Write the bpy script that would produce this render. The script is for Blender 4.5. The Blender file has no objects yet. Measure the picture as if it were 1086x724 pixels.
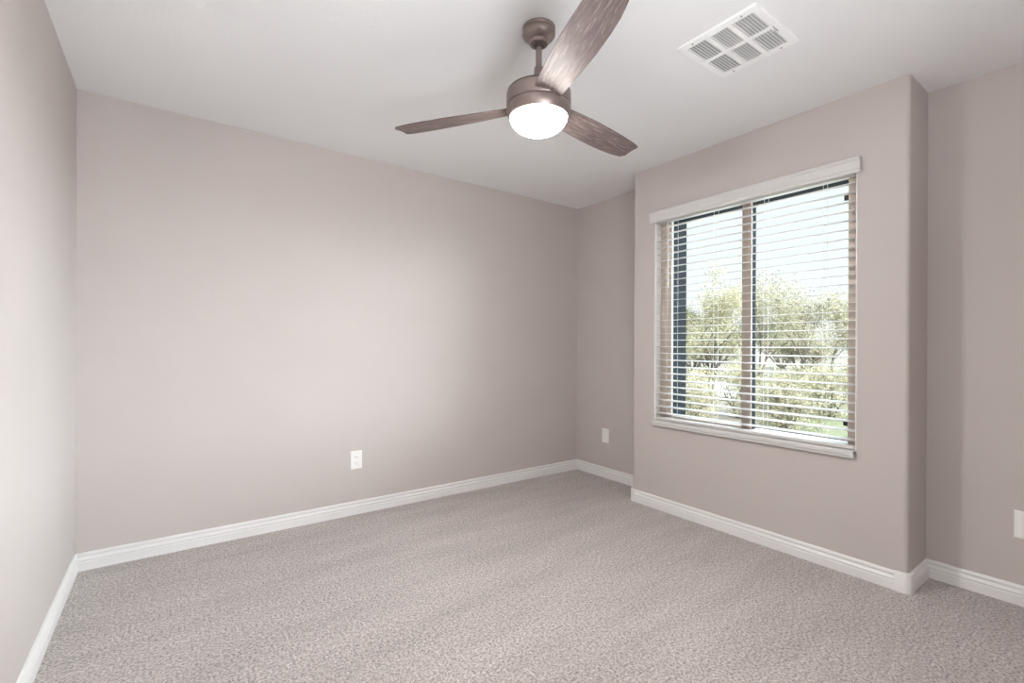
import bpy, bmesh, math, random
from mathutils import Vector, Matrix

S = bpy.context.scene
COL = S.collection
PI = math.pi

# ------------------------------------------------------------------ camera
F, Y0, YAW, CAMH, ROLL = 498.63, 366.37, math.radians(36.0), 1.153, 0.005
cd = bpy.data.cameras.new('camera')
cd.sensor_width = 36.0
cd.lens = F / 1086 * 36.0
cd.shift_y = (Y0 - 362) / 1086
cd.clip_start = 0.02
cam = bpy.data.objects.new('camera', cd)
COL.objects.link(cam)
fw = Vector((math.sin(YAW), math.cos(YAW), 0))
rt = Vector((math.cos(YAW), -math.sin(YAW), 0))
up = Vector((0, 0, 1))
rx = (rt + ROLL * up).normalized()
uy = (up - ROLL * rt).normalized()
m = Matrix((rx, uy, -fw)).transposed().to_4x4()
m.translation = Vector((0, 0, CAMH))
cam.matrix_world = m
S.camera = cam

# ------------------------------------------------------------------ sky, sun, exposure
SKY_LOW, SKY_HIGH = 0.61, 4.0
w = bpy.data.worlds.new('sky')
S.world = w
w.use_nodes = True
nt = w.node_tree
nt.nodes.clear()
wo = nt.nodes.new('ShaderNodeOutputWorld')
bg = nt.nodes.new('ShaderNodeBackground')
tc = nt.nodes.new('ShaderNodeTexCoord')
sp = nt.nodes.new('ShaderNodeSeparateXYZ')
rp = nt.nodes.new('ShaderNodeValToRGB')
nt.links.new(tc.outputs['Generated'], sp.inputs[0])
nt.links.new(sp.outputs['Z'], rp.inputs[0])
e = rp.color_ramp.elements
e[0].position = 0.0
e[0].color = (0.97 * SKY_LOW, 0.985 * SKY_LOW, SKY_LOW, 1)
e[1].position = 0.75
e[1].color = (0.72 * SKY_HIGH, 0.86 * SKY_HIGH, SKY_HIGH, 1)
x = rp.color_ramp.elements.new(0.30)
x.color = (0.90 * SKY_LOW, 0.96 * SKY_LOW, 1.02 * SKY_LOW, 1)
# extra glow added to the unseen sky beyond the right end of the view
GLOW, GLOW_AZ, GLOW_EL = 20.0, -26.0, -3.0
ga, ge = math.radians(GLOW_AZ), math.radians(GLOW_EL)
vd = nt.nodes.new('ShaderNodeVectorMath')
vd.operation = 'DOT_PRODUCT'
vd.inputs[1].default_value = (math.cos(ga) * math.cos(ge), math.sin(ga) * math.cos(ge), math.sin(ge))
nt.links.new(tc.outputs['Generated'], vd.inputs[0])
gm = nt.nodes.new('ShaderNodeMapRange')
gm.interpolation_type = 'SMOOTHSTEP'
gm.inputs['From Min'].default_value = 0.78
gm.inputs['From Max'].default_value = 0.97
gm.inputs['To Min'].default_value = 0.0
gm.inputs['To Max'].default_value = GLOW
nt.links.new(vd.outputs['Value'], gm.inputs['Value'])
ga_ = nt.nodes.new('ShaderNodeMix')
ga_.data_type = 'RGBA'
ga_.blend_type = 'ADD'
ga_.clamp_result = False
ga_.inputs['Factor'].default_value = 1.0
nt.links.new(rp.outputs[0], ga_.inputs['A'])
gt = nt.nodes.new('ShaderNodeVectorMath')
gt.operation = 'SCALE'
gt.inputs[0].default_value = (0.90, 0.985, 1.07)
nt.links.new(gm.outputs['Result'], gt.inputs['Scale'])
nt.links.new(gt.outputs[0], ga_.inputs['B'])
nt.links.new(ga_.outputs['Result'], bg.inputs[0])
bg.inputs[1].default_value = 1.0
nt.links.new(bg.outputs[0], wo.inputs[0])

SUN = 7.0
sd = bpy.data.lights.new('sun', 'SUN')
sd.energy = SUN
sd.angle = math.radians(0.6)
sd.color = (1.0, 0.95, 0.86)
so = bpy.data.objects.new('sun', sd)
COL.objects.link(so)
so.rotation_euler = Vector((0.28, 0.42, -0.86)).to_track_quat('-Z', 'Y').to_euler()
so.location = (-4, -2, 8)

LAMP = 135.0
# added soft fill behind the camera, aimed at the ceiling; no fixture there
FILL = 36.0
ad_ = bpy.data.lights.new('fill_light', 'AREA')
ad_.shape = 'RECTANGLE'
ad_.size, ad_.size_y = 1.2, 0.8
ad_.energy = FILL
ad_.color = (0.96, 1.0, 1.04)
ao_ = bpy.data.objects.new('fill_light', ad_)
COL.objects.link(ao_)
ao_.location = (0.55, -0.6, 0.9)
ao_.rotation_euler = Vector((-0.45, 0.45, 0.80)).to_track_quat('-Z', 'Y').to_euler()
S.view_settings.view_transform = 'Standard'
S.view_settings.look = 'None'
S.view_settings.exposure = 0.88
S.view_settings.gamma = 1.0
S.view_settings.use_curve_mapping = False
S.cycles.max_bounces = 14
S.cycles.diffuse_bounces = 8
S.cycles.transparent_max_bounces = 24
S.cycles.use_denoising = True


# ------------------------------------------------------------------ helpers
def tag(o, label=None, cat=None, group=None, kind=None):
    if label: o['label'] = label
    if cat: o['category'] = cat
    if group: o['group'] = group
    if kind: o['kind'] = kind
    return o


def empty(name, loc=(0, 0, 0), rz=0.0, parent=None):
    o = bpy.data.objects.new(name, None)
    COL.objects.link(o)
    o.empty_display_size = 0.1
    o.location = loc
    o.rotation_euler = (0, 0, rz)
    o.parent = parent
    return o


def obj(name, bm, mat, parent=None, smooth=None, loc=None, recalc=True):
    if recalc:
        bmesh.ops.recalc_face_normals(bm, faces=bm.faces)
    me = bpy.data.meshes.new(name)
    bm.to_mesh(me)
    bm.free()
    if mat: me.materials.append(mat)
    if smooth is not None:
        for p in me.polygons: p.use_smooth = True
        try:
            me.set_sharp_from_angle(angle=math.radians(smooth))
        except Exception:
            pass
    o = bpy.data.objects.new(name, me)
    COL.objects.link(o)
    o.parent = parent
    if loc: o.location = loc
    return o


def pyobj(name, V, Fc, mat, parent=None, smooth=False):
    me = bpy.data.meshes.new(name)
    me.from_pydata(V, [], Fc)
    me.materials.append(mat)
    if smooth:
        for p in me.polygons: p.use_smooth = True
    o = bpy.data.objects.new(name, me)
    COL.objects.link(o)
    o.parent = parent
    return o


def box(bm, x0, x1, y0, y1, z0, z1, bev=0.0, seg=2):
    r = bmesh.ops.create_cube(bm, size=1)
    vs = r['verts']
    for v in vs:
        v.co = Vector(((x0 + x1) / 2 + v.co.x * (x1 - x0), (y0 + y1) / 2 + v.co.y * (y1 - y0), (z0 + z1) / 2 + v.co.z * (z1 - z0)))
    if bev:
        es = list({ed for v in vs for ed in v.link_edges})
        bmesh.ops.bevel(bm, geom=es, offset=bev, segments=seg, profile=0.5, affect='EDGES')
    return bm


def prism(bm, pts, z0, z1):
    """vertical prism from a list of (x, y)"""
    a = [bm.verts.new((p[0], p[1], z0)) for p in pts]
    b = [bm.verts.new((p[0], p[1], z1)) for p in pts]
    n = len(pts)
    for i in range(n):
        bm.faces.new((a[i], a[(i + 1) % n], b[(i + 1) % n], b[i]))
    bm.faces.new(a[::-1])
    bm.faces.new(b)


def lathe(bm, prof, n=48, ctr=(0, 0), cap=True):
    """prof: list of (r, z)"""
    rings = []
    for r, z in prof:
        if r < 1e-6:
            rings.append([bm.verts.new((ctr[0], ctr[1], z))])
        else:
            rings.append([bm.verts.new((ctr[0] + r * math.cos(2 * PI * k / n), ctr[1] + r * math.sin(2 * PI * k / n), z)) for k in range(n)])
    for A, B in zip(rings, rings[1:]):
        for k in range(n):
            a0, a1 = A[k % len(A)], A[(k + 1) % len(A)]
            b0, b1 = B[k % len(B)], B[(k + 1) % len(B)]
            f = []
            for v in (a0, a1, b1, b0):
                if v not in f: f.append(v)
            if len(f) >= 3: bm.faces.new(f)
    if cap:
        for R in (rings[0], rings[-1]):
            if len(R) > 2: bm.faces.new(R)


def cyl(bm, p0, p1, r, n=12):
    p0, p1 = Vector(p0), Vector(p1)
    d = (p1 - p0)
    q = d.to_track_quat('Z', 'Y')
    A = [bm.verts.new(p0 + q @ Vector((r * math.cos(2 * PI * k / n), r * math.sin(2 * PI * k / n), 0))) for k in range(n)]
    B = [bm.verts.new(p1 + q @ Vector((r * math.cos(2 * PI * k / n), r * math.sin(2 * PI * k / n), 0))) for k in range(n)]
    for k in range(n):
        bm.faces.new((A[k], A[(k + 1) % n], B[(k + 1) % n], B[k]))
    bm.faces.new(A[::-1])
    bm.faces.new(B)


def sweep(bm, path, prof, left=True):
    """sweep a profile (out, z) along a horizontal polyline path; 'out' is to the left of travel"""
    n = len(path)
    rows = []
    P = [Vector((p[0], p[1])) for p in path]
    for i in range(n):
        if i == 0: d0 = d1 = (P[1] - P[0]).normalized()
        elif i == n - 1: d0 = d1 = (P[-1] - P[-2]).normalized()
        else:
            d0 = (P[i] - P[i - 1]).normalized()
            d1 = (P[i + 1] - P[i]).normalized()
        n0 = Vector((-d0.y, d0.x))
        n1 = Vector((-d1.y, d1.x))
        mt = (n0 + n1)
        mt = mt / (mt.dot(n0)) if mt.length > 1e-6 else n0
        rows.append([bm.verts.new((P[i].x + mt.x * o, P[i].y + mt.y * o, z)) for o, z in prof])
    k = len(prof)
    for a, b in zip(rows, rows[1:]):
        for j in range(k):
            bm.faces.new((a[j], b[j], b[(j + 1) % k], a[(j + 1) % k]))
    bm.faces.new(rows[0][::-1])
    bm.faces.new(rows[-1])


# ------------------------------------------------------------------ materials
def mat(name, col, rough=0.5, metal=0.0, spec=0.5, noise=None, bump=None, coord='Object'):
    """noise = (scale, amount, detail): tone variation of the thing itself; bump = (scale, strength, distance)"""
    mt = bpy.data.materials.new(name)
    mt.use_nodes = True
    t = mt.node_tree
    b = t.nodes['Principled BSDF']
    b.inputs['Base Color'].default_value = (*col, 1)
    b.inputs['Roughness'].default_value = rough
    b.inputs['Metallic'].default_value = metal
    b.inputs['Specular IOR Level'].default_value = spec
    c = t.nodes.new('ShaderNodeTexCoord')
    if noise:
        nz = t.nodes.new('ShaderNodeTexNoise')
        nz.inputs['Scale'].default_value = noise[0]
        nz.inputs['Detail'].default_value = noise[2]
        t.links.new(c.outputs[coord], nz.inputs['Vector'])
        r = t.nodes.new('ShaderNodeValToRGB')
        a = noise[1]
        r.color_ramp.elements[0].position = 0.3
        r.color_ramp.elements[1].position = 0.7
        r.color_ramp.elements[0].color = (*[max(0, v * (1 - a)) for v in col], 1)
        r.color_ramp.elements[1].color = (*[min(1, v * (1 + a)) for v in col], 1)
        t.links.new(nz.outputs['Fac'], r.inputs[0])
        t.links.new(r.outputs[0], b.inputs['Base Color'])
    if bump:
        nb = t.nodes.new('ShaderNodeTexNoise')
        nb.inputs['Scale'].default_value = bump[0]
        nb.inputs['Detail'].default_value = 3
        t.links.new(c.outputs[coord], nb.inputs['Vector'])
        bp = t.nodes.new('ShaderNodeBump')
        bp.inputs['Strength'].default_value = bump[1]
        bp.inputs['Distance'].default_value = bump[2]
        t.links.new(nb.outputs['Fac'], bp.inputs['Height'])
        t.links.new(bp.outputs[0], b.inputs['Normal'])
    return mt


WALL = mat('taupe_wall_paint', (0.53, 0.487, 0.466), 0.75, spec=0.25, noise=(3, 0.012, 2), bump=(110, 0.12, 0.003))
CEIL = mat('ceiling_paint', (0.80, 0.80, 0.80), 0.85, spec=0.2, noise=(2, 0.01, 2), bump=(70, 0.18, 0.004))
TRIM = mat('white_trim_paint', (0.77, 0.765, 0.755), 0.35, noise=(6, 0.01, 2))
VINYL = mat('almond_window_vinyl', (0.60, 0.52, 0.455), 0.45, noise=(8, 0.015, 2))
VINYL_DIM = mat('shaded_vinyl_stile', (0.36, 0.295, 0.25), 0.5, noise=(8, 0.02, 2))  # frame vinyl darkened, the stile's shade is put into its colour
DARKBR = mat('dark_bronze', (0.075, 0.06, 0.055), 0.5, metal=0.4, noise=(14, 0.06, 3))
SLATE = mat('slate_exterior_surround', (0.013, 0.017, 0.020), 0.9, spec=0.1, noise=(60, 0.12, 3), bump=(160, 0.2, 0.003))
BLIND = mat('white_faux_wood', (0.64, 0.626, 0.612), 0.45, noise=(10, 0.006, 2))
CORD = mat('white_cord', (0.85, 0.84, 0.82), 0.8, noise=(200, 0.03, 2))
PLATE = mat('white_plastic', (0.86, 0.85, 0.83), 0.35, noise=(20, 0.01, 2))
DARKP = mat('dark_slot', (0.05, 0.05, 0.05), 0.6, noise=(20, 0.1, 2))
BLACKP = mat('black_plastic_clip', (0.02, 0.02, 0.02), 0.5, noise=(20, 0.1, 2))
BRONZE = mat('brushed_bronze', (0.27, 0.215, 0.20), 0.40, metal=0.7, noise=(14, 0.06, 3))
VENTM = mat('white_enamel_steel', (0.86, 0.855, 0.85), 0.35, noise=(15, 0.01, 2))
DUCT = mat('grey_duct_steel', (0.30, 0.30, 0.31), 0.5, metal=0.1, noise=(12, 0.08, 2))
SCREWM = mat('zinc_screw', (0.35, 0.35, 0.35), 0.4, metal=0.8, noise=(30, 0.05, 2))


def carpet_mat():
    mt = bpy.data.materials.new('cut_pile_carpet')
    mt.use_nodes = True
    t = mt.node_tree
    N = t.nodes
    L = t.links
    b = N['Principled BSDF']
    b.inputs['Roughness'].default_value = 0.95
    b.inputs['Specular IOR Level'].default_value = 0.1
    b.inputs['Sheen Weight'].default_value = 0.15
    c = N.new('ShaderNodeTexCoord')

    def nz(scale, det, rough=0.6, vec=None):
        n = N.new('ShaderNodeTexNoise')
        n.inputs['Scale'].default_value = scale
        n.inputs['Detail'].default_value = det
        n.inputs['Roughness'].default_value = rough
        L.new(vec or c.outputs['Object'], n.inputs['Vector'])
        return n

    fine = nz(105, 4, 0.8)
    mid = nz(42, 4, 0.8)
    mp = N.new('ShaderNodeMapping')
    mp.inputs['Rotation'].default_value = (0, 0, math.radians(62))
    mp.inputs['Scale'].default_value = (1.0, 4.5, 1)
    L.new(c.outputs['Object'], mp.inputs['Vector'])
    big = nz(1.6, 3, 0.55, mp.outputs['Vector'])
    r1 = N.new('ShaderNodeValToRGB')
    e = r1.color_ramp.elements
    e[0].position = 0.37
    e[0].color = (0.200, 0.178, 0.168, 1)
    e[1].position = 0.58
    e[1].color = (0.66, 0.610, 0.585, 1)
    L.new(fine.outputs['Fac'], r1.inputs[0])

    def mulby(src, n, lo, hi, p0, p1):
        mr = N.new('ShaderNodeMapRange')
        mr.inputs['From Min'].default_value = p0
        mr.inputs['From Max'].default_value = p1
        mr.inputs['To Min'].default_value = lo
        mr.inputs['To Max'].default_value = hi
        L.new(n.outputs['Fac'], mr.inputs['Value'])
        mx = N.new('ShaderNodeMix')
        mx.data_type = 'RGBA'
        mx.blend_type = 'MULTIPLY'
        mx.inputs['Factor'].default_value = 1
        L.new(src, mx.inputs['A'])
        L.new(mr.outputs['Result'], mx.inputs['B'])
        return mx.outputs['Result']

    o = mulby(r1.outputs[0], mid, 0.82, 1.15, 0.32, 0.68)
    o = mulby(o, big, 0.90, 1.06, 0.32, 0.68)
    L.new(o, b.inputs['Base Color'])
    ad = N.new('ShaderNodeMath')
    ad.operation = 'ADD'
    L.new(fine.outputs['Fac'], ad.inputs[0])
    L.new(mid.outputs['Fac'], ad.inputs[1])
    bp = N.new('ShaderNodeBump')
    bp.inputs['Strength'].default_value = 0.55
    bp.inputs['Distance'].default_value = 0.012
    L.new(ad.outputs[0], bp.inputs['Height'])
    L.new(bp.outputs[0], b.inputs['Normal'])
    return mt


def wood_mat():
    mt = bpy.data.materials.new('weathered_blade_wood')
    mt.use_nodes = True
    t = mt.node_tree
    N = t.nodes
    L = t.links
    b = N['Principled BSDF']
    b.inputs['Roughness'].default_value = 0.5
    b.inputs['Specular IOR Level'].default_value = 0.35
    c = N.new('ShaderNodeTexCoord')
    mp = N.new('ShaderNodeMapping')
    mp.inputs['Scale'].default_value = (7, 95, 7)
    L.new(c.outputs['Object'], mp.inputs['Vector'])
    n = N.new('ShaderNodeTexNoise')
    n.inputs['Scale'].default_value = 1.6
    n.inputs['Detail'].default_value = 5
    n.inputs['Roughness'].default_value = 0.65
    n.inputs['Distortion'].default_value = 0.9
    L.new(mp.outputs[0], n.inputs['Vector'])
    r = N.new('ShaderNodeValToRGB')
    e = r.color_ramp.elements
    e[0].position = 0.36
    e[0].color = (0.105, 0.074, 0.068, 1)
    e[1].position = 0.70
    e[1].color = (0.34, 0.285, 0.27, 1)
    x = r.color_ramp.elements.new(0.55)
    x.color = (0.165, 0.125, 0.117, 1)
    L.new(n.outputs['Fac'], r.inputs[0])
    L.new(r.outputs[0], b.inputs['Base Color'])
    bp = N.new('ShaderNodeBump')
    bp.inputs['Strength'].default_value = 0.35
    bp.inputs['Distance'].default_value = 0.002
    L.new(n.outputs['Fac'], bp.inputs['Height'])
    L.new(bp.outputs[0], b.inputs['Normal'])
    return mt


def glass_mat():
    mt = bpy.data.materials.new('window_glass')
    mt.use_nodes = True
    t = mt.node_tree
    N = t.nodes
    L = t.links
    N.clear()
    o = N.new('ShaderNodeOutputMaterial')
    mx = N.new('ShaderNodeMixShader')
    tr = N.new('ShaderNodeBsdfTransparent')
    tr.inputs[0].default_value = (0.95, 0.97, 0.96, 1)
    gl = N.new('ShaderNodeBsdfGlossy')
    gl.inputs['Roughness'].default_value = 0.02
    fr = N.new('ShaderNodeFresnel')
    fr.inputs[0].default_value = 1.06
    L.new(fr.outputs[0], mx.inputs[0])
    L.new(tr.outputs[0], mx.inputs[1])
    L.new(gl.outputs[0], mx.inputs[2])
    L.new(mx.outputs[0], o.inputs[0])
    return mt


def lamp_mat():
    mt = bpy.data.materials.new('lit_frosted_glass')
    mt.use_nodes = True
    b = mt.node_tree.nodes['Principled BSDF']
    b.inputs['Base Color'].default_value = (0.9, 0.88, 0.84, 1)
    b.inputs['Roughness'].default_value = 0.4
    b.inputs['Emission Color'].default_value = (1.0, 0.97, 0.93, 1)
    t = mt.node_tree          # the dome is brighter underneath than at its rim
    c = t.nodes.new('ShaderNodeTexCoord')
    q = t.nodes.new('ShaderNodeSeparateXYZ')
    t.links.new(c.outputs['Object'], q.inputs[0])
    r = t.nodes.new('ShaderNodeMapRange')
    r.inputs['From Min'].default_value = -0.366
    r.inputs['From Max'].default_value = -0.425
    r.inputs['To Min'].default_value = LAMP * 0.08
    r.inputs['To Max'].default_value = LAMP
    t.links.new(q.outputs['Z'], r.inputs['Value'])
    t.links.new(r.outputs['Result'], b.inputs['Emission Strength'])
    return mt


def leaf_mat(name, c0, c1):
    mt = bpy.data.materials.new(name)
    mt.use_nodes = True
    t = mt.node_tree
    N = t.nodes
    L = t.links
    N.clear()
    o = N.new('ShaderNodeOutputMaterial')
    c = N.new('ShaderNodeTexCoord')
    n = N.new('ShaderNodeTexNoise')
    n.inputs['Scale'].default_value = 9
    n.inputs['Detail'].default_value = 4
    L.new(c.outputs['Object'], n.inputs['Vector'])
    r = N.new('ShaderNodeValToRGB')
    r.color_ramp.elements[0].position = 0.38
    r.color_ramp.elements[1].position = 0.62
    r.color_ramp.elements[0].color = (*c0, 1)
    r.color_ramp.elements[1].color = (*c1, 1)
    L.new(n.outputs['Fac'], r.inputs[0])
    d = N.new('ShaderNodeBsdfDiffuse')
    tl = N.new('ShaderNodeBsdfTranslucent')
    mx = N.new('ShaderNodeMixShader')
    mx.inputs[0].default_value = 0.35
    L.new(r.outputs[0], d.inputs[0])
    L.new(r.outputs[0], tl.inputs[0])
    L.new(d.outputs[0], mx.inputs[1])
    L.new(tl.outputs[0], mx.inputs[2])
    L.new(mx.outputs[0], o.inputs[0])
    return mt


CARPET, WOOD, GLASS, LAMPM = carpet_mat(), wood_mat(), glass_mat(), lamp_mat()

# ------------------------------------------------------------------ room shell
H = 2.44
XA, XB, XW = -0.388, 3.095, 2.803      # left wall, right wall, face of the bump-out
YB, YL, YR, YN = 3.22, 2.318, 0.690, -1.05   # back wall, bump-out ends, near wall
OY0, OY1, OZ0, OZ1 = 0.901, 2.123, 0.605, 2.104  # window opening
XE = 3.10                               # outer face of the window wall
TH = 0.16


def struct(name, bm, mt, parent=None, smooth=None):
    o = obj(name, bm, mt, parent, smooth)
    if parent is None: o['kind'] = 'structure'
    return o


bm = bmesh.new()
box(bm, XA - TH, XB + TH, YN - TH, YB + TH, -0.12, 0)
struct('floor', bm, CARPET)
bm = bmesh.new()
box(bm, XA - TH, XB + TH, YN - TH, YB + TH, H, H + 0.18)
struct('ceiling', bm, CEIL)
bm = bmesh.new()
box(bm, XA - TH, XA, YN - TH, YB + TH, 0, H)
struct('wall_left', bm, WALL)
bm = bmesh.new()
box(bm, XA, XB, YB, YB + TH, 0, H)
struct('wall_back', bm, WALL)
bm = bmesh.new()
box(bm, XA, XB, YN - TH, YN, 0, H)
struct('wall_near', bm, WALL)


def arc(cx, cy, r, a0, a1, n=8):
    return [(cx + r * math.cos(math.radians(a0 + (a1 - a0) * k / n)), cy + r * math.sin(math.radians(a0 + (a1 - a0) * k / n))) for k in range(n + 1)]


bm = bmesh.new()
R, RO = 0.020, 0.010
# stretch of wall on the camera side, pier, pier, stretch at the far corner
box(bm, XB, XB + TH, YN - TH, YR + 0.10, 0, H)
box(bm, XB, XB + TH, YL - 0.10, YB + TH, 0, H)
o1 = arc(XW + R, YR + R, R, 180, 270, 12) + [(XE, YR), (XE, OY0)]
o2 = [(XE, OY1), (XE, YL)] + arc(XW + R, YL - R, R, 90, 180, 12)
prism(bm, o1 + arc(XW + RO, OY0 - RO, RO, 90, 180), OZ0, OZ1)
prism(bm, arc(XW + RO, OY1 + RO, RO, 180, 270) + o2, OZ0, OZ1)
for z0, z1 in ((0, OZ0), (OZ1, H)):
    prism(bm, arc(XW + R, YR + R, R, 180, 270, 12) + [(XE, YR), (XE, YL)] + arc(XW + R, YL - R, R, 90, 180, 12), z0, z1)
struct('wall_right', bm, WALL)

# baseboards: two-step profile (out from the wall, height)
BH = 0.089
PROF = [(0, 0), (0.0150, 0), (0.0150, 0.041), (0.0115, 0.044), (0.0115, 0.0475), (0.0150, 0.0505), (0.0150, 0.056),
        (0.0085, 0.063), (0.0070, 0.069), (0.0090, 0.0735), (0.0115, 0.076), (0.0110, 0.083), (0.0070, 0.088), (0, BH)]
bm = bmesh.new()
sweep(bm, [(XA, YB), (XA, YN)], PROF)
struct('baseboard_left', bm, TRIM, smooth=35)
bm = bmesh.new()
sweep(bm, [(XB, YB), (XA, YB)], PROF)
struct('baseboard_back', bm, TRIM, smooth=35)
bm = bmesh.new()
sweep(bm, [(XB, YN), (XB, YR), (XW + 0.022, YR)], PROF)
sweep(bm, [(XW, YR + 0.022), (XW, YL - 0.022)], PROF)
sweep(bm, [(XW + 0.022, YL), (XB, YL), (XB, YB)], PROF)
struct('baseboard_right', bm, TRIM, smooth=35)
bm = bmesh.new()
sweep(bm, [(XA, YN), (XB, YN)], PROF)
struct('baseboard_near', bm, TRIM, smooth=35)
# rounded corner blocks on the two outside corners
ro = 0.0195 + 0.0165
CB = [(0, 0), (0.0175, 0), (0.0175, 0.0885), (0.0155, 0.0915), (0, 0.0915)]
bm = bmesh.new()
pth = [(XW + 0.047, YR)] + arc(XW + 0.020, YR + 0.020, 0.020, 270, 180, 8) + [(XW, YR + 0.047)]
sweep(bm, pth, CB)
struct('trim_1', bm, TRIM, smooth=40)
bm = bmesh.new()
pth = [(XW, YL - 0.030)] + arc(XW + 0.020, YL - 0.020, 0.020, 180, 90, 8) + [(XW + 0.047, YL)]
sweep(bm, pth, CB)
struct('trim_2', bm, TRIM, smooth=40)

# ------------------------------------------------------------------ window
win = empty('window_1', (XW, 1.512, 0.635))
win['kind'] = 'structure'


def wobj(name, bm, mt, smooth=None):
    o = obj(name, bm, mt, win, smooth)
    o.location = (-XW, -1.512, -0.635)
    return o


FX = 2.868                       # room face of the vinyl frame
GY0, GY1, GZ0, GZ1 = 0.958, 2.070, 0.646, 2.082
bm = bmesh.new()                 # main frame: two jambs, head and bottom track with a step
box(bm, FX, 2.965, OY0, GY0, 0.628, OZ1, 0.003)
box(bm, FX, 2.965, GY1, OY1, 0.628, OZ1, 0.003)
box(bm, FX, 2.965, GY0, GY1, 0.628, GZ0, 0.003)
box(bm, FX, 2.965, GY0, GY1, GZ1, OZ1, 0.003)
wobj('window_frame', bm, VINYL, 30)
bm = bmesh.new()                 # sliding sash on the far side: four rails of its own
SX0, SX1 = 2.882, 2.915
MY0, MY1 = 1.468, 1.527
box(bm, SX0, SX0 + 0.014, 2.036, GY1, GZ0, GZ1, 0.003)
box(bm, SX0, SX1, MY1, 2.036, GZ0, GZ0 + 0.014, 0.003)
box(bm, SX0, SX1, MY1, 2.036, GZ1 - 0.020, GZ1, 0.003)
wobj('sliding_sash', bm, VINYL, 30)
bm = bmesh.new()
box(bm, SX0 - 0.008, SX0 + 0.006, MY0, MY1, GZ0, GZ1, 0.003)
wobj('meeting_stile', bm, VINYL_DIM, 30)['label'] = 'upright between the two panes, shade put into its darker tan'
bm = bmesh.new()
box(bm, SX0 + 0.006, 2.936, MY0 + 0.002, 1.515, GZ0, GZ1, 0.002)
box(bm, SX0 + 0.014, 2.960, 2.040, GY1 + 0.004, GZ0, GZ1, 0.002)
wobj('outer_stile', bm, SLATE, 30)
bm = bmesh.new()
box(bm, 2.896, 2.902, MY1 - 0.010, 2.042, GZ0 + 0.010, GZ1 - 0.016)
wobj('glass_pane', bm, GLASS)
bm = bmesh.new()
box(bm, 2.940, 2.946, GY0 - 0.004, 1.484, GZ0 - 0.004, GZ1 + 0.004)
wobj('glass_pane', bm, GLASS)
bm = bmesh.new()                 # dark surround on the outside
box(bm, 2.965, XE + 0.012, GY1 + 0.004, OY1 + 0.03, 0.60, OZ1 + 0.03)
box(bm, 2.965, XE + 0.012, OY0 - 0.03, GY0 - 0.006, 0.60, OZ1 + 0.03)
box(bm, 2.965, XE + 0.012, GY0 - 0.006, GY1 + 0.004, 0.60, GZ0 - 0.006)
box(bm, 2.965, XE + 0.012, GY0 - 0.006, GY1 + 0.004, GZ1 - 0.006, OZ1 + 0.03)
wobj('exterior_surround', bm, SLATE)
for z in (1.958, 0.749):
    bm = bmesh.new()
    box(bm, 2.926, 2.942, GY0 - 0.002, GY0 + 0.040, z - 0.017, z + 0.017, 0.002)
    wobj('clip', bm, BLACKP)['label'] = 'small black clip on the glass edge'
bm = bmesh.new()                 # sill board with a stepped front
prf = [(FX + 0.002, 0.606), (FX + 0.002, 0.630), (XW - 0.022, 0.630), (XW - 0.027, 0.626), (XW - 0.027, 0.609), (XW - 0.021, 0.606),
       (XW - 0.021, 0.594), (XW - 0.018, 0.591), (XW - 0.002, 0.591), (XW - 0.002, 0.606)]
a = [bm.verts.new((p[0], OY0 + 0.002, p[1])) for p in prf]
b = [bm.verts.new((p[0], OY1 - 0.002, p[1])) for p in prf]
for i in range(len(prf)):
    j = (i + 1) % len(prf)
    bm.faces.new((a[i], a[j], b[j], b[i]))
bm.faces.new(a)
bm.faces.new(b[::-1])
o = wobj('window_sill', bm, BLIND, 30)
bm = bmesh.new()                 # white lining of the reveal
box(bm, XW + 0.004, FX, OY1 - 0.003, OY1 + 0.004, 0.630, OZ1)
box(bm, XW + 0.004, FX, OY0 - 0.004, OY0 + 0.003, 0.630, OZ1)
box(bm, XW + 0.004, FX, OY0 - 0.003, OY1 + 0.003, OZ1 - 0.003, OZ1 + 0.004)
wobj('reveal_lining', bm, TRIM)

# ------------------------------------------------------------------ carpet is the floor; back-wall ceiling fan
FC = Vector((1.203, 1.481, H))
fan = empty('ceiling_fan', FC)
tag(fan, 'bronze three-blade ceiling fan with lit white dome light, hanging from the ceiling', 'ceiling fan')
bm = bmesh.new()
lathe(bm, [(0, 0), (0.062, 0), (0.066, -0.003), (0.066, -0.010), (0.064, -0.013), (0.0655, -0.016), (0.066, -0.030), (0.0625, -0.036),
           (0.054, -0.046), (0.043, -0.053), (0.0385, -0.056), (0.0380, -0.064), (0.035, -0.069), (0.024, -0.071), (0.0, -0.071)])
obj('canopy', bm, BRONZE, fan, 35)
bm = bmesh.new()
lathe(bm, [(0.0, -0.058), (0.020, -0.062), (0.0225, -0.070), (0.018, -0.079), (0.0, -0.081)], 32)
obj('hanger_ball', bm, DARKBR, fan, 40)
bm = bmesh.new()
lathe(bm, [(0, -0.070), (0.0125, -0.070), (0.0125, -0.225), (0, -0.225)], 24)
obj('downrod', bm, BRONZE, fan, 40)
bm = bmesh.new()
lathe(bm, [(0, -0.160), (0.0165, -0.160), (0.0185, -0.164), (0.0195, -0.185), (0.0235, -0.210), (0.031, -0.235), (0.038, -0.256), (0.0, -0.256)], 32)
obj('coupling_cover', bm, BRONZE, fan, 40)
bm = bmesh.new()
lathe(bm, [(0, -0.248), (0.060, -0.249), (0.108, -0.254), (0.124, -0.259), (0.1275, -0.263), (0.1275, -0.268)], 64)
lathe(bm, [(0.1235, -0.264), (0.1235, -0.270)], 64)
obj('motor_top', bm, DARKBR, fan, 40)['label'] = 'dark cap on top of the motor'
bm = bmesh.new()
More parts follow.
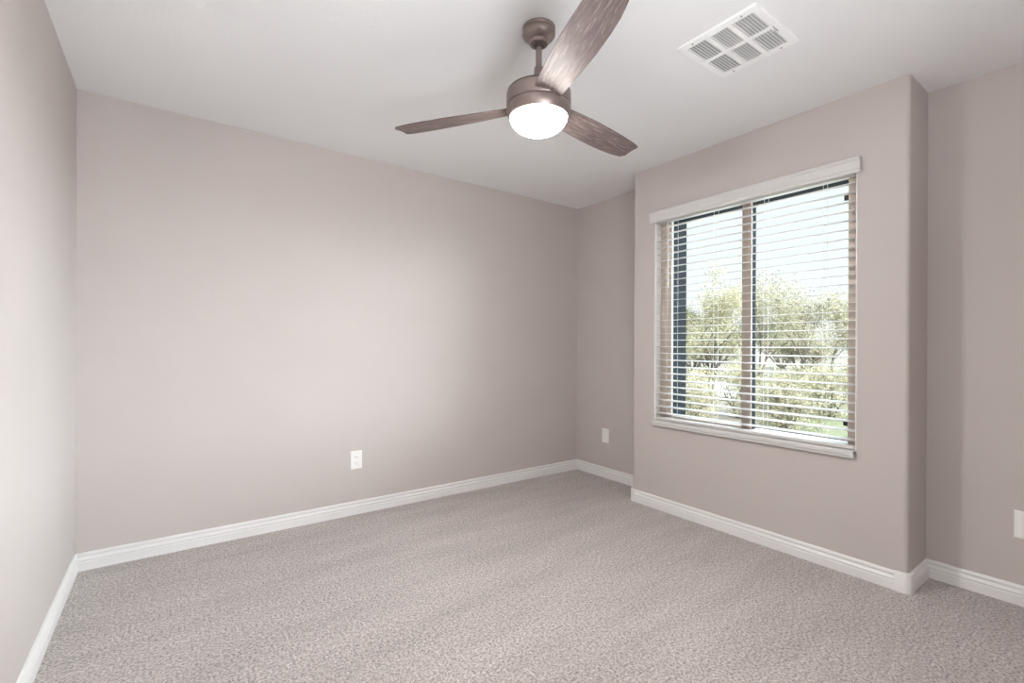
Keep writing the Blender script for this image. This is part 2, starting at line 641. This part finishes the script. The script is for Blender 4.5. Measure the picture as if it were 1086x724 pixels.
lathe(bm, [(0.0, -0.266), (0.126, -0.266), (0.130, -0.270), (0.1305, -0.318), (0.1285, -0.321), (0.0, -0.321)], 64)
obj('motor_housing', bm, BRONZE, fan, 40)
bm = bmesh.new()
lathe(bm, [(0.0, -0.322), (0.126, -0.322), (0.1300, -0.325), (0.1305, -0.332), (0.128, -0.346), (0.1235, -0.358), (0.1185, -0.366), (0.1165, -0.366), (0.1165, -0.360), (0.0, -0.360)], 64)
obj('light_fitter', bm, BRONZE, fan, 40)
bm = bmesh.new()
pr = [(0.1160 * math.cos(math.radians(t)), -0.362 - 0.068 * math.sin(math.radians(t))) for t in range(0, 90, 6)] + [(0, -0.430)]
lathe(bm, pr, 64, cap=False)
obj('light_shade', bm, LAMPM, fan, 60)['label'] = 'lit white dome of frosted glass'


def blade_bm():
    """blade along +X, slightly domed, pitched about X; local origin on the fan axis"""
    st = [(0.095, 0.050, 0.052), (0.13, 0.053, 0.055), (0.20, 0.059, 0.060), (0.30, 0.067, 0.064), (0.40, 0.073, 0.064), (0.50, 0.074, 0.061),
          (0.57, 0.071, 0.057), (0.610, 0.066, 0.053), (0.632, 0.060, 0.050), (0.643, 0.047, 0.046), (0.647, 0.040, 0.042)]
    bm = bmesh.new()
    th = 0.0035
    nu = 10
    T, B = [], []
    for x, yp, ym in st:
        pit = math.radians(15.0 - 7.0 * (x - 0.095) / 0.566)
        rt_, rb_ = [], []
        for k in range(nu + 1):
            u = -1 + 2 * k / nu
            y = u * yp if u > 0 else u * ym
            camber = 0.004 * (1 - u * u)
            xx = x + (0.010 * (u + 1) * 0.5 if x > 0.62 else 0)
            edge = 1.0 if abs(u) < 0.99 else 0.45
            for lst, s in ((rt_, 1), (rb_, -1)):
                z = camber + s * th * edge
                lst.append(bm.verts.new((xx, y * math.cos(pit) + z * math.sin(pit), -y * math.sin(pit) + z * math.cos(pit))))
        T.append(rt_)
        B.append(rb_)
    for i in range(len(st) - 1):
        for k in range(nu):
            bm.faces.new((T[i][k], T[i + 1][k], T[i + 1][k + 1], T[i][k + 1]))
            bm.faces.new((B[i][k], B[i][k + 1], B[i + 1][k + 1], B[i + 1][k]))
        bm.faces.new((T[i][0], B[i][0], B[i + 1][0], T[i + 1][0]))
        bm.faces.new((T[i][nu], T[i + 1][nu], B[i + 1][nu], B[i][nu]))
    for i in (0, -1):
        for k in range(nu):
            bm.faces.new((T[i][k], T[i][k + 1], B[i][k + 1], B[i][k]))
    return bm


bl0 = None
for ang in (159.5, 42.0, 284.5):
    if bl0 is None:
        bl0 = obj('blade', blade_bm(), WOOD, fan, 50)
        o = bl0
    else:
        o = bl0.copy()
        COL.objects.link(o)
        o.parent = fan
    o.location = (0, 0, -0.318)
    # angle is measured from the camera's right towards its depth
    dirv = rt * math.cos(math.radians(ang)) + fw * math.sin(math.radians(ang))
    o.rotation_euler = (0, 0, math.atan2(dirv.y, dirv.x))

# ------------------------------------------------------------------ ceiling vent
VX0, VX1, VY0, VY1 = 1.764, 2.125, 0.889, 1.228
vc = Vector(((VX0 + VX1) / 2, (VY0 + VY1) / 2, H))
vent = empty('ceiling_vent', vc)
tag(vent, 'white square steel air vent grille with six louvred panels set in the ceiling', 'vent')
hx, hy = (VX1 - VX0) / 2, (VY1 - VY0) / 2
ix, iy = hx - 0.034, hy - 0.027       # field of louvres
bar = 0.009
bm = bmesh.new()
Z0, Z1 = -0.009, -0.004
# flange: sloped rim then flat border
for (x0, x1, y0, y1) in ((-hx + 0.002, hx - 0.002, -hy + 0.002, -iy), (-hx + 0.002, hx - 0.002, iy, hy - 0.002), (-hx + 0.002, -ix, -iy, iy), (ix, hx - 0.002, -iy, iy)):
    box(bm, x0, x1, y0, y1, Z0, Z1)
rim = [(hx, hy, 0.0), (hx - 0.002, hy - 0.002, Z0)]
for s in range(4):
    c = [(1, 1), (-1, 1), (-1, -1), (1, -1)]
    p, q = c[s], c[(s + 1) % 4]
    bm.faces.new([bm.verts.new((p[0] * rim[0][0], p[1] * rim[0][1], 0)), bm.verts.new((q[0] * rim[0][0], q[1] * rim[0][1], 0)),
                  bm.verts.new((q[0] * rim[1][0], q[1] * rim[1][1], Z0)), bm.verts.new((p[0] * rim[1][0], p[1] * rim[1][1], Z0))])
box(bm, -bar, bar, -iy, iy, Z0, Z1)
for yy in (-iy / 3, iy / 3):
    box(bm, -ix, -bar, yy - bar, yy + bar, Z0, Z1)
    box(bm, bar, ix, yy - bar, yy + bar, Z0, Z1)
obj('frame', bm, VENTM, vent)
bm = bmesh.new()
box(bm, -ix - 0.004, ix + 0.004, -iy - 0.004, iy + 0.004, -0.0008, 0.0)
obj('duct_backing', bm, DUCT, vent)['label'] = 'dark grey duct seen between the louvres'
cw, ch = ix - bar, (2 * iy / 3 - 2 * bar)
for i in range(2):
    for j in range(3):
        x0 = -ix if i == 0 else bar
        yc = (-1 + j) * (2 * iy / 3)
        y0 = yc - iy / 3 + (bar if j > 0 else 0)
        y1 = yc + iy / 3 - (bar if j < 2 else 0)
        bm = bmesh.new()
        n = 7
        tilt = math.radians(32)
        for k in range(n):
            cy = y0 + (k + 0.5) * (y1 - y0) / n
            hw = 0.0072
            hh = 0.0032
            t = 0.0005
            pts = [(cy - hw, -0.0085), (cy - hw + 0.0012, -0.0085), (cy + hw, -0.0085 + 2 * hh), (cy + hw - 0.0012, -0.0085 + 2 * hh)]
            A = [bm.verts.new((x0, p[0], p[1])) for p in pts]
            B = [bm.verts.new((x0 + cw, p[0], p[1])) for p in pts]
            for q in range(4):
                bm.faces.new((A[q], A[(q + 1) % 4], B[(q + 1) % 4], B[q]))
        obj('louver_panel', bm, VENTM, vent)
for sx, sy in ((-1, 0.62), (-1, -0.62), (1, 0.62), (1, -0.62)):
    bm = bmesh.new()
    lathe(bm, [(0, Z0 - 0.0025), (0.0035, Z0 - 0.0022), (0.0042, Z0), (0, Z0)], 14, (sx * (ix + 0.017), sy * hy))
    obj('screw', bm, SCREWM, vent)
bm = bmesh.new()
box(bm, -0.006, 0.040, -hy + 0.019, -hy + 0.0215, Z0 - 0.0006, Z0 + 0.0004)
lv = obj('lever_slot', bm, DARKP, vent)
bm = bmesh.new()
cyl(bm, (0.012, -hy + 0.020, Z0), (0.006, -hy + 0.030, Z0 - 0.016), 0.0013, 8)
cyl(bm, (0.002, -hy + 0.024, Z0 - 0.002), (0.016, -hy + 0.032, Z0 - 0.009), 0.0012, 8)
obj('damper_lever', bm, VENTM, vent)

# ------------------------------------------------------------------ window blind
BLY0, BLY1 = OY0 + 0.008, OY1 - 0.008
blind = empty('window_blind', (XW, 1.512, 0.631))
tag(blind, 'white faux wood horizontal blind with open slats hanging in the window opening', 'window blind')
BO = Vector((XW, 1.512, 0.631))


def bobj(name, bm, mt, smooth=None, parent=None):
    bmesh.ops.translate(bm, verts=bm.verts, vec=-BO)
    return obj(name, bm, mt, parent or blind, smooth)


# valance: moulded board with two short returns to the wall
VY_0, VY_1 = 0.880, 2.150
bm = bmesh.new()
vp = [(0.0, 2.034), (-0.004, 2.031), (-0.014, 2.031), (-0.017, 2.035), (-0.017, 2.043), (-0.019, 2.046), (-0.022, 2.050), (-0.022, 2.088), (-0.026, 2.092),
      (-0.029, 2.097), (-0.029, 2.104), (-0.026, 2.108), (0.0, 2.108)]
vp = [(XW - 0.006 + a, z) for a, z in vp]
A = [bm.verts.new((p[0], VY_0, p[1])) for p in vp]
B = [bm.verts.new((p[0], VY_1, p[1])) for p in vp]
for i in range(len(vp)):
    j = (i + 1) % len(vp)
    bm.faces.new((A[i], A[j], B[j], B[i]))
bm.faces.new(A)
bm.faces.new(B[::-1])
box(bm, XW - 0.008, XW - 0.0005, VY_0, VY_0 + 0.012, 2.034, 2.108)
box(bm, XW - 0.008, XW - 0.0005, VY_1 - 0.012, VY_1, 2.034, 2.108)
bobj('valance', bm, BLIND, 30)
bm = bmesh.new()
box(bm, XW + 0.004, XW + 0.058, BLY0, BLY1, 2.030, 2.078, 0.002)
bobj('headrail', bm, BLIND, 30)
SXC = XW + 0.032
sl0 = None
NS, Z_TOP, Z_BOT = 29, 1.995, 0.680
TILT = math.radians(5.0)
for k in range(NS):
    z = Z_TOP + (Z_BOT - Z_TOP) * k / (NS - 1)
    if sl0 is None:
        bm = bmesh.new()
        box(bm, -0.025, 0.025, BLY0 - 1.512, BLY1 - 1.512, -0.0014, 0.0014, 0.0009, 2)
        sl0 = obj('slat', bm, BLIND, blind, 30)
        o = sl0
    else:
        o = sl0.copy()
        COL.objects.link(o)
        o.parent = blind
    o.location = (SXC - BO.x, 0, z - BO.z)
    o.rotation_euler = (0, -TILT, 0)
bm = bmesh.new()
box(bm, SXC - 0.026, SXC + 0.026, BLY0, BLY1, 0.633, 0.649, 0.003, 3)
bobj('bottom_rail', bm, BLIND, 30)


def y_at(px, X, py=300):
    dx, dy = px - 543, py - 362
    dx, dy = dx + ROLL * dy, dy - ROLL * dx
    r = dx / F
    d = fw + rt * r
    return d.y / d.x * X


for px in (716.5, 759.5, 812.5, 875):
    yy = y_at(px, SXC)
    bm = bmesh.new()
    for xx in (SXC - 0.0268, SXC + 0.0268):
        cyl(bm, (xx, yy, 0.640), (xx, yy, 2.05), 0.0008, 6)
    for k in range(NS):
        z = Z_TOP + (Z_BOT - Z_TOP) * k / (NS - 1) - 0.0024
        s = math.sin(TILT) * 0.026
        cyl(bm, (SXC - 0.0266, yy, z - s), (SXC + 0.0266, yy, z + s), 0.0005, 5)
    bobj('ladder_cord', bm, CORD, 60)
    bm = bmesh.new()
    cyl(bm, (SXC - 0.0268, yy, 0.634), (SXC - 0.0268, yy, 0.646), 0.004, 10)
    bobj('cord_button', bm, BLIND, 40)
wy = y_at(708.3, XW - 0.004)
bm = bmesh.new()
lathe(bm, [(0, 1.555), (0.0045, 1.557), (0.0050, 1.565), (0.0042, 1.60), (0.0038, 2.00), (0.0030, 2.012), (0, 2.013)], 10, (XW - 0.004, wy))
wand = bobj('tilt_wand', bm, BLIND, 40)
bm = bmesh.new()
cyl(bm, (XW - 0.004, wy, 2.006), (XW - 0.004, wy, 2.028), 0.0016, 8)
cyl(bm, (XW - 0.004, wy, 2.027), (XW + 0.010, wy, 2.035), 0.0016, 8)
bobj('wand_hook', bm, SCREWM, 40, parent=wand)
bm = bmesh.new()
box(bm, XW - 0.020, XW - 0.006, OY0 - 0.004, OY0 + 0.0015, 0.612, 0.624, 0.002)
bobj('hold_down_pin', bm, SCREWM)['label'] = 'grey metal hold-down pin at the sill end'


# ------------------------------------------------------------------ wall plates
def plate(loc, rz, label, style, name='wall_outlet', cat='outlet', w_=0.078, h_=0.124):
    """plate in local XZ facing -Y"""
    t = empty(name, loc, rz)
    tag(t, label, cat)
    bm = bmesh.new()
    A = []
    for (s, y) in ((1.0, 0.0), (1.0, -0.0025), (0.93, -0.0058)):
        dw, dh = w_ / 2 - (1 - s) * 0.05, h_ / 2 - (1 - s) * 0.05
        A.append([bm.verts.new((x * dw, y, z * dh)) for x, z in ((-1, -1), (1, -1), (1, 1), (-1, 1))])
    for P, Q in zip(A, A[1:]):
        for k in range(4):
            bm.faces.new((P[k], P[(k + 1) % 4], Q[(k + 1) % 4], Q[k]))
    bm.faces.new(A[0][::-1])
    bm.faces.new(A[-1])
    obj('cover_plate', bm, PLATE, t)
    if style == 'duplex':
        for zc in (0.0195, -0.0195):
            bm = bmesh.new()
            n = 28
            P = []
            for k in range(n):
                a = 2 * PI * k / n
                P.append((0.0172 * math.cos(a), max(-0.0135, min(0.0135, 0.0172 * math.sin(a)))))
            f0 = [bm.verts.new((x, -0.0050, zc + z)) for x, z in P]
            f1 = [bm.verts.new((x, -0.0078, zc + z)) for x, z in P]
            for k in range(n):
                bm.faces.new((f0[k], f0[(k + 1) % n], f1[(k + 1) % n], f1[k]))
            bm.faces.new(f0)
            bm.faces.new(f1[::-1])
            r = obj('receptacle', bm, PLATE, t)
            for sx, hh in ((-0.0064, 0.0040), (0.0064, 0.0032)):
                bm = bmesh.new()
                box(bm, sx - 0.0011, sx + 0.0011, -0.0083, -0.0070, zc + 0.004 - hh, zc + 0.004 + hh)
                obj('slot', bm, DARKP, r)
            bm = bmesh.new()
            cyl(bm, (0, -0.0070, zc - 0.0075), (0, -0.0083, zc - 0.0075), 0.0024, 12)
            obj('ground_hole', bm, DARKP, r)
        bm = bmesh.new()
        cyl(bm, (0, -0.0050, 0), (0, -0.0072, 0), 0.0033, 14)
        obj('screw', bm, PLATE, t)
    else:
        bm = bmesh.new()
        box(bm, -0.0165, 0.0165, -0.0074, -0.004, -0.0335, 0.0335, 0.0008)
        r = obj('insert', bm, PLATE, t)
        bm = bmesh.new()
        box(bm, -0.0070, 0.0070, -0.0079, -0.0070, -0.0215, -0.0135)
        obj('jack_cover', bm, PLATE, r)
        for zc in (0.048, -0.048):
            bm = bmesh.new()
            cyl(bm, (0, -0.0050, zc), (0, -0.0068, zc), 0.0030, 12)
            obj('screw', bm, PLATE, t)
    return t


plate((1.029, YB, 0.368), 0, 'white duplex outlet low on the long taupe wall behind the fan', 'duplex')
plate((XB, 2.855, 0.368), -PI / 2, 'small white wall plate low on the recessed wall by the far corner', 'insert', 'wall_plate', 'wall plate')
plate((XB, 0.345, 0.360), -PI / 2, 'white outlet plate on the wall nearer than the window bump-out, cut by the frame edge', 'duplex')


# ------------------------------------------------------------------ outdoors
GZ = -0.30
GRAVEL = mat('desert_gravel', (0.085, 0.075, 0.06), 0.9, noise=(3, 0.35, 6), bump=(20, 0.4, 0.03))
REFLECT = mat('pale_reflector', (0.58, 0.56, 0.53), 0.8, noise=(2, 0.08, 5))
LAWN = mat('short_grass', (0.062, 0.068, 0.028), 0.9, noise=(14, 0.4, 6), bump=(60, 0.5, 0.03))
BARK = mat('tree_bark', (0.11, 0.09, 0.075), 0.9, noise=(12, 0.3, 5), bump=(50, 0.4, 0.01))


def at(px, dep):
    r = (px - 543) / F
    v = fw * dep + rt * (r * dep)
    return v.x, v.y


bm = bmesh.new()
box(bm, XE + 0.02, 120, -60, 120, GZ - 0.2, GZ)
struct('ground', bm, GRAVEL)
bm = bmesh.new()
box(bm, XE + 0.03, 6.6, -4, 9, GZ - 0.01, GZ + 0.02)
struct('unseen_reflector', bm, REFLECT)  # pale slab added out of view to throw sunlight up at the ceiling
# pale street running across the view
sx, sy = at(775, 16.0)
bm = bmesh.new()
dirn = Vector((0.30, 1.0)).normalized()
nrm = Vector((dirn.y, -dirn.x))
c0 = Vector((sx, sy))
for sgn in (0,):
    P = [c0 - dirn * 60 - nrm * 2.2, c0 + dirn * 60 - nrm * 2.2, c0 + dirn * 60 + nrm * 2.2, c0 - dirn * 60 + nrm * 2.2]
    prism(bm, [(p.x, p.y) for p in P], GZ - 0.01, GZ + 0.03)
struct('street', bm, mat('worn_street', (0.20, 0.195, 0.185), 0.85, noise=(2, 0.1, 5)))
lx, ly = at(893, 8.6)
bm = bmesh.new()
prism(bm, [(lx + 1.7 * math.cos(a) * 1.0, ly + 1.2 * math.sin(a)) for a in [2 * PI * k / 24 for k in range(24)]], GZ - 0.01, GZ + 0.04)
struct('lawn', bm, LAWN)

LEAF = [leaf_mat('pale_olive_leaf', (0.12, 0.115, 0.075), (0.45, 0.42, 0.30)), leaf_mat('yellow_green_leaf', (0.16, 0.15, 0.09), (0.50, 0.465, 0.32)),
        leaf_mat('deep_green_leaf', (0.05, 0.06, 0.04), (0.18, 0.18, 0.11))]


def grow(seed, height, width, nleaf, leaf, stems=3, droop=0.16, first=0.0, scat=0.13, low=1):
    """returns trunk verts/faces and foliage verts/faces of one branching tree"""
    rnd = random.Random(seed)
    V, Fc, tips = [], [], []

    def tube(p0, p1, r0, r1, n=5):
        q = (p1 - p0).to_track_quat('Z', 'Y')
        b = len(V)
        for p, r in ((p0, r0), (p1, r1)):
            for k in range(n):
                V.append(tuple(p + q @ Vector((r * math.cos(2 * PI * k / n), r * math.sin(2 * PI * k / n), 0))))
        for k in range(n):
            Fc.append((b + k, b + (k + 1) % n, b + n + (k + 1) % n, b + n + k))

    def limb(p, d, ln, r, lev):
        segs = 4
        for s in range(segs):
            d2 = (d + Vector((rnd.uniform(-1, 1), rnd.uniform(-1, 1), rnd.uniform(-0.5, 0.6))) * 0.22).normalized()
            p2 = p + d2 * ln / segs
            r2 = r * 0.84
            tube(p, p2, r, r2)
            if lev >= low:
                tips.append((p, p2))
            p, d, r = p2, d2, r2
            if lev < 4 and s >= 1:
                for _ in range(1 if lev < 3 else 2):
                    a = rnd.uniform(0, 2 * PI)
                    sd_ = Vector((math.cos(a), math.sin(a), rnd.uniform(-0.1, 0.7) - droop * lev))
                    dd = (d * 0.55 + sd_ * 0.75).normalized()
                    limb(p, dd, ln * rnd.uniform(0.50, 0.72), r * 0.62, lev + 1)

    for k in range(stems):
        a = 2 * PI * (k + rnd.random() * 0.6) / stems
        d = Vector((math.cos(a) * 0.55, math.sin(a) * 0.55, 1)).normalized()
        limb(Vector((math.cos(a) * 0.08, math.sin(a) * 0.08, -0.05)), d, height * 0.52, height * 0.020, 0)
    mz = max(v[2] for v in V)
    sc = height / mz
    xs, ys = sorted(v[0] for v in V), sorted(v[1] for v in V)
    sx_, sy_ = width / (xs[-1] - xs[0]), width / (ys[-1] - ys[0])
    ox, oy = (xs[0] + xs[-1]) / 2, (ys[0] + ys[-1]) / 2

    def fit(x, y, z):
        k = min(1.0, max(0.0, z / mz) * 2)
        return Vector(((x - ox * k) * sx_, (y - oy * k) * sy_, z * sc))

    V[:] = [tuple(fit(*v)) for v in V]
    tips = [(fit(*a), fit(*b)) for a, b in tips]
    LV, LF = [], []
    for i in range(nleaf):
        a, b = tips[rnd.randrange(len(tips))]
        c = a.lerp(b, rnd.random()) + Vector((rnd.gauss(0, 1), rnd.gauss(0, 1), rnd.gauss(0, 1))) * scat
        if low == 0 and rnd.random() < 0.45: c.z = 0.03 + c.z * rnd.uniform(0.05, 0.8)
        if c.z < first * height * 0.3: continue
        u = Vector((rnd.gauss(0, 1), rnd.gauss(0, 1), rnd.gauss(0, 0.7))).normalized()
        v = u.cross(Vector((rnd.gauss(0, 1), rnd.gauss(0, 1), rnd.gauss(0, 1)))).normalized()
        s = leaf * rnd.uniform(0.6, 1.35)
        b0 = len(LV)
        LV += [tuple(c - u * s), tuple(c + v * s * 0.42), tuple(c + u * s), tuple(c - v * s * 0.42)]
        LF.append((b0, b0 + 1, b0 + 2, b0 + 3))
    return V, Fc, LV, LF


def make_tree(name, seed, height, width, nleaf, leaf, lm, label, cat, px, dep, group=None, stems=3, rz=0.0, scat=0.13):
    x, y = at(px, dep)
    t = empty(name, (x, y, GZ), rz)
    tag(t, label, cat, group)
    V, Fc, LV, LF = grow(seed, height, width, nleaf, leaf, stems, scat=scat, low=0 if name == 'shrub' else 1)
    pyobj('trunk', V, Fc, BARK, t)
    pyobj('foliage', LV, LF, LEAF[lm], t)
    return t


def copy_tree(src, px, dep, rz, sc, label):
    x, y = at(px, dep)
    r = src.copy()
    COL.objects.link(r)
    r.location = (x, y, GZ)
    r.rotation_euler = (0, 0, rz)
    r.scale = (sc, sc, sc)
    r['label'] = label
    for ch in list(src.children):
        c = ch.copy()
        COL.objects.link(c)
        c.parent = r
    return r


GT = 'desert trees outside the window'
t1 = make_tree('desert_tree', 3, 3.75, 2.6, 9500, 0.030, 1, 'pale yellow-green desert tree with forked trunk seen through the far sliding pane', 'tree', 755, 13.5, GT)
t2 = make_tree('desert_tree', 11, 3.35, 2.7, 10500, 0.030, 0, 'spreading olive desert tree filling the nearer fixed pane', 'tree', 872, 13.0, GT)
copy_tree(t1, 935, 18.6, 2.1, 1.05, 'thin pale tree at the near edge of the fixed window pane')
copy_tree(t2, 803, 18.2, 1.2, 1.22, 'olive desert tree standing behind the middle window stile')
t3 = make_tree('desert_tree', 23, 4.3, 5.2, 17000, 0.050, 2, 'darker green tree standing furthest back beyond the street', 'tree', 830, 31.0, GT, stems=7)
copy_tree(t3, 735, 28.0, 2.6, 1.0, 'darker green tree far back beside the dark window surround')
copy_tree(t3, 925, 28.0, 4.0, 1.0, 'darker green tree far back at the near side of the view')
GB = 'broad bushes beyond the street'
b1 = make_tree('bush', 41, 2.5, 3.6, 14000, 0.040, 0, 'broad olive bush beyond the street in the far sliding pane', 'bush', 752, 21.5, GB, stems=9)
copy_tree(b1, 850, 22.5, 1.3, 1.0, 'broad olive bush beyond the street in the nearer fixed pane')
copy_tree(b1, 945, 23.0, 3.9, 1.05, 'broad olive bush beyond the street at the near edge of the view')
GS = 'shrubs below the window'
s1 = make_tree('shrub', 31, 1.12, 1.15, 8000, 0.018, 1, 'low pale yellow-green shrub below the far sliding pane', 'shrub', 733, 8.4, GS, stems=8, scat=0.05)
copy_tree(s1, 787, 9.6, 1.0, 1.05, 'low pale shrub just beside the window stile, under the forked tree')
s2 = make_tree('shrub', 37, 1.2, 1.3, 10000, 0.019, 0, 'broad olive shrub under the middle of the fixed pane', 'shrub', 830, 7.9, GS, stems=9, scat=0.05)
copy_tree(s2, 838, 11.2, 2.0, 0.95, 'olive shrub standing behind the broad shrub under the fixed pane')
copy_tree(s2, 925, 10.8, 4.2, 1.15, 'olive shrub at the near edge of the green lawn patch')
copy_tree(s1, 877, 9.6, 3.1, 1.05, 'pale shrub beside the green lawn patch under the fixed pane')
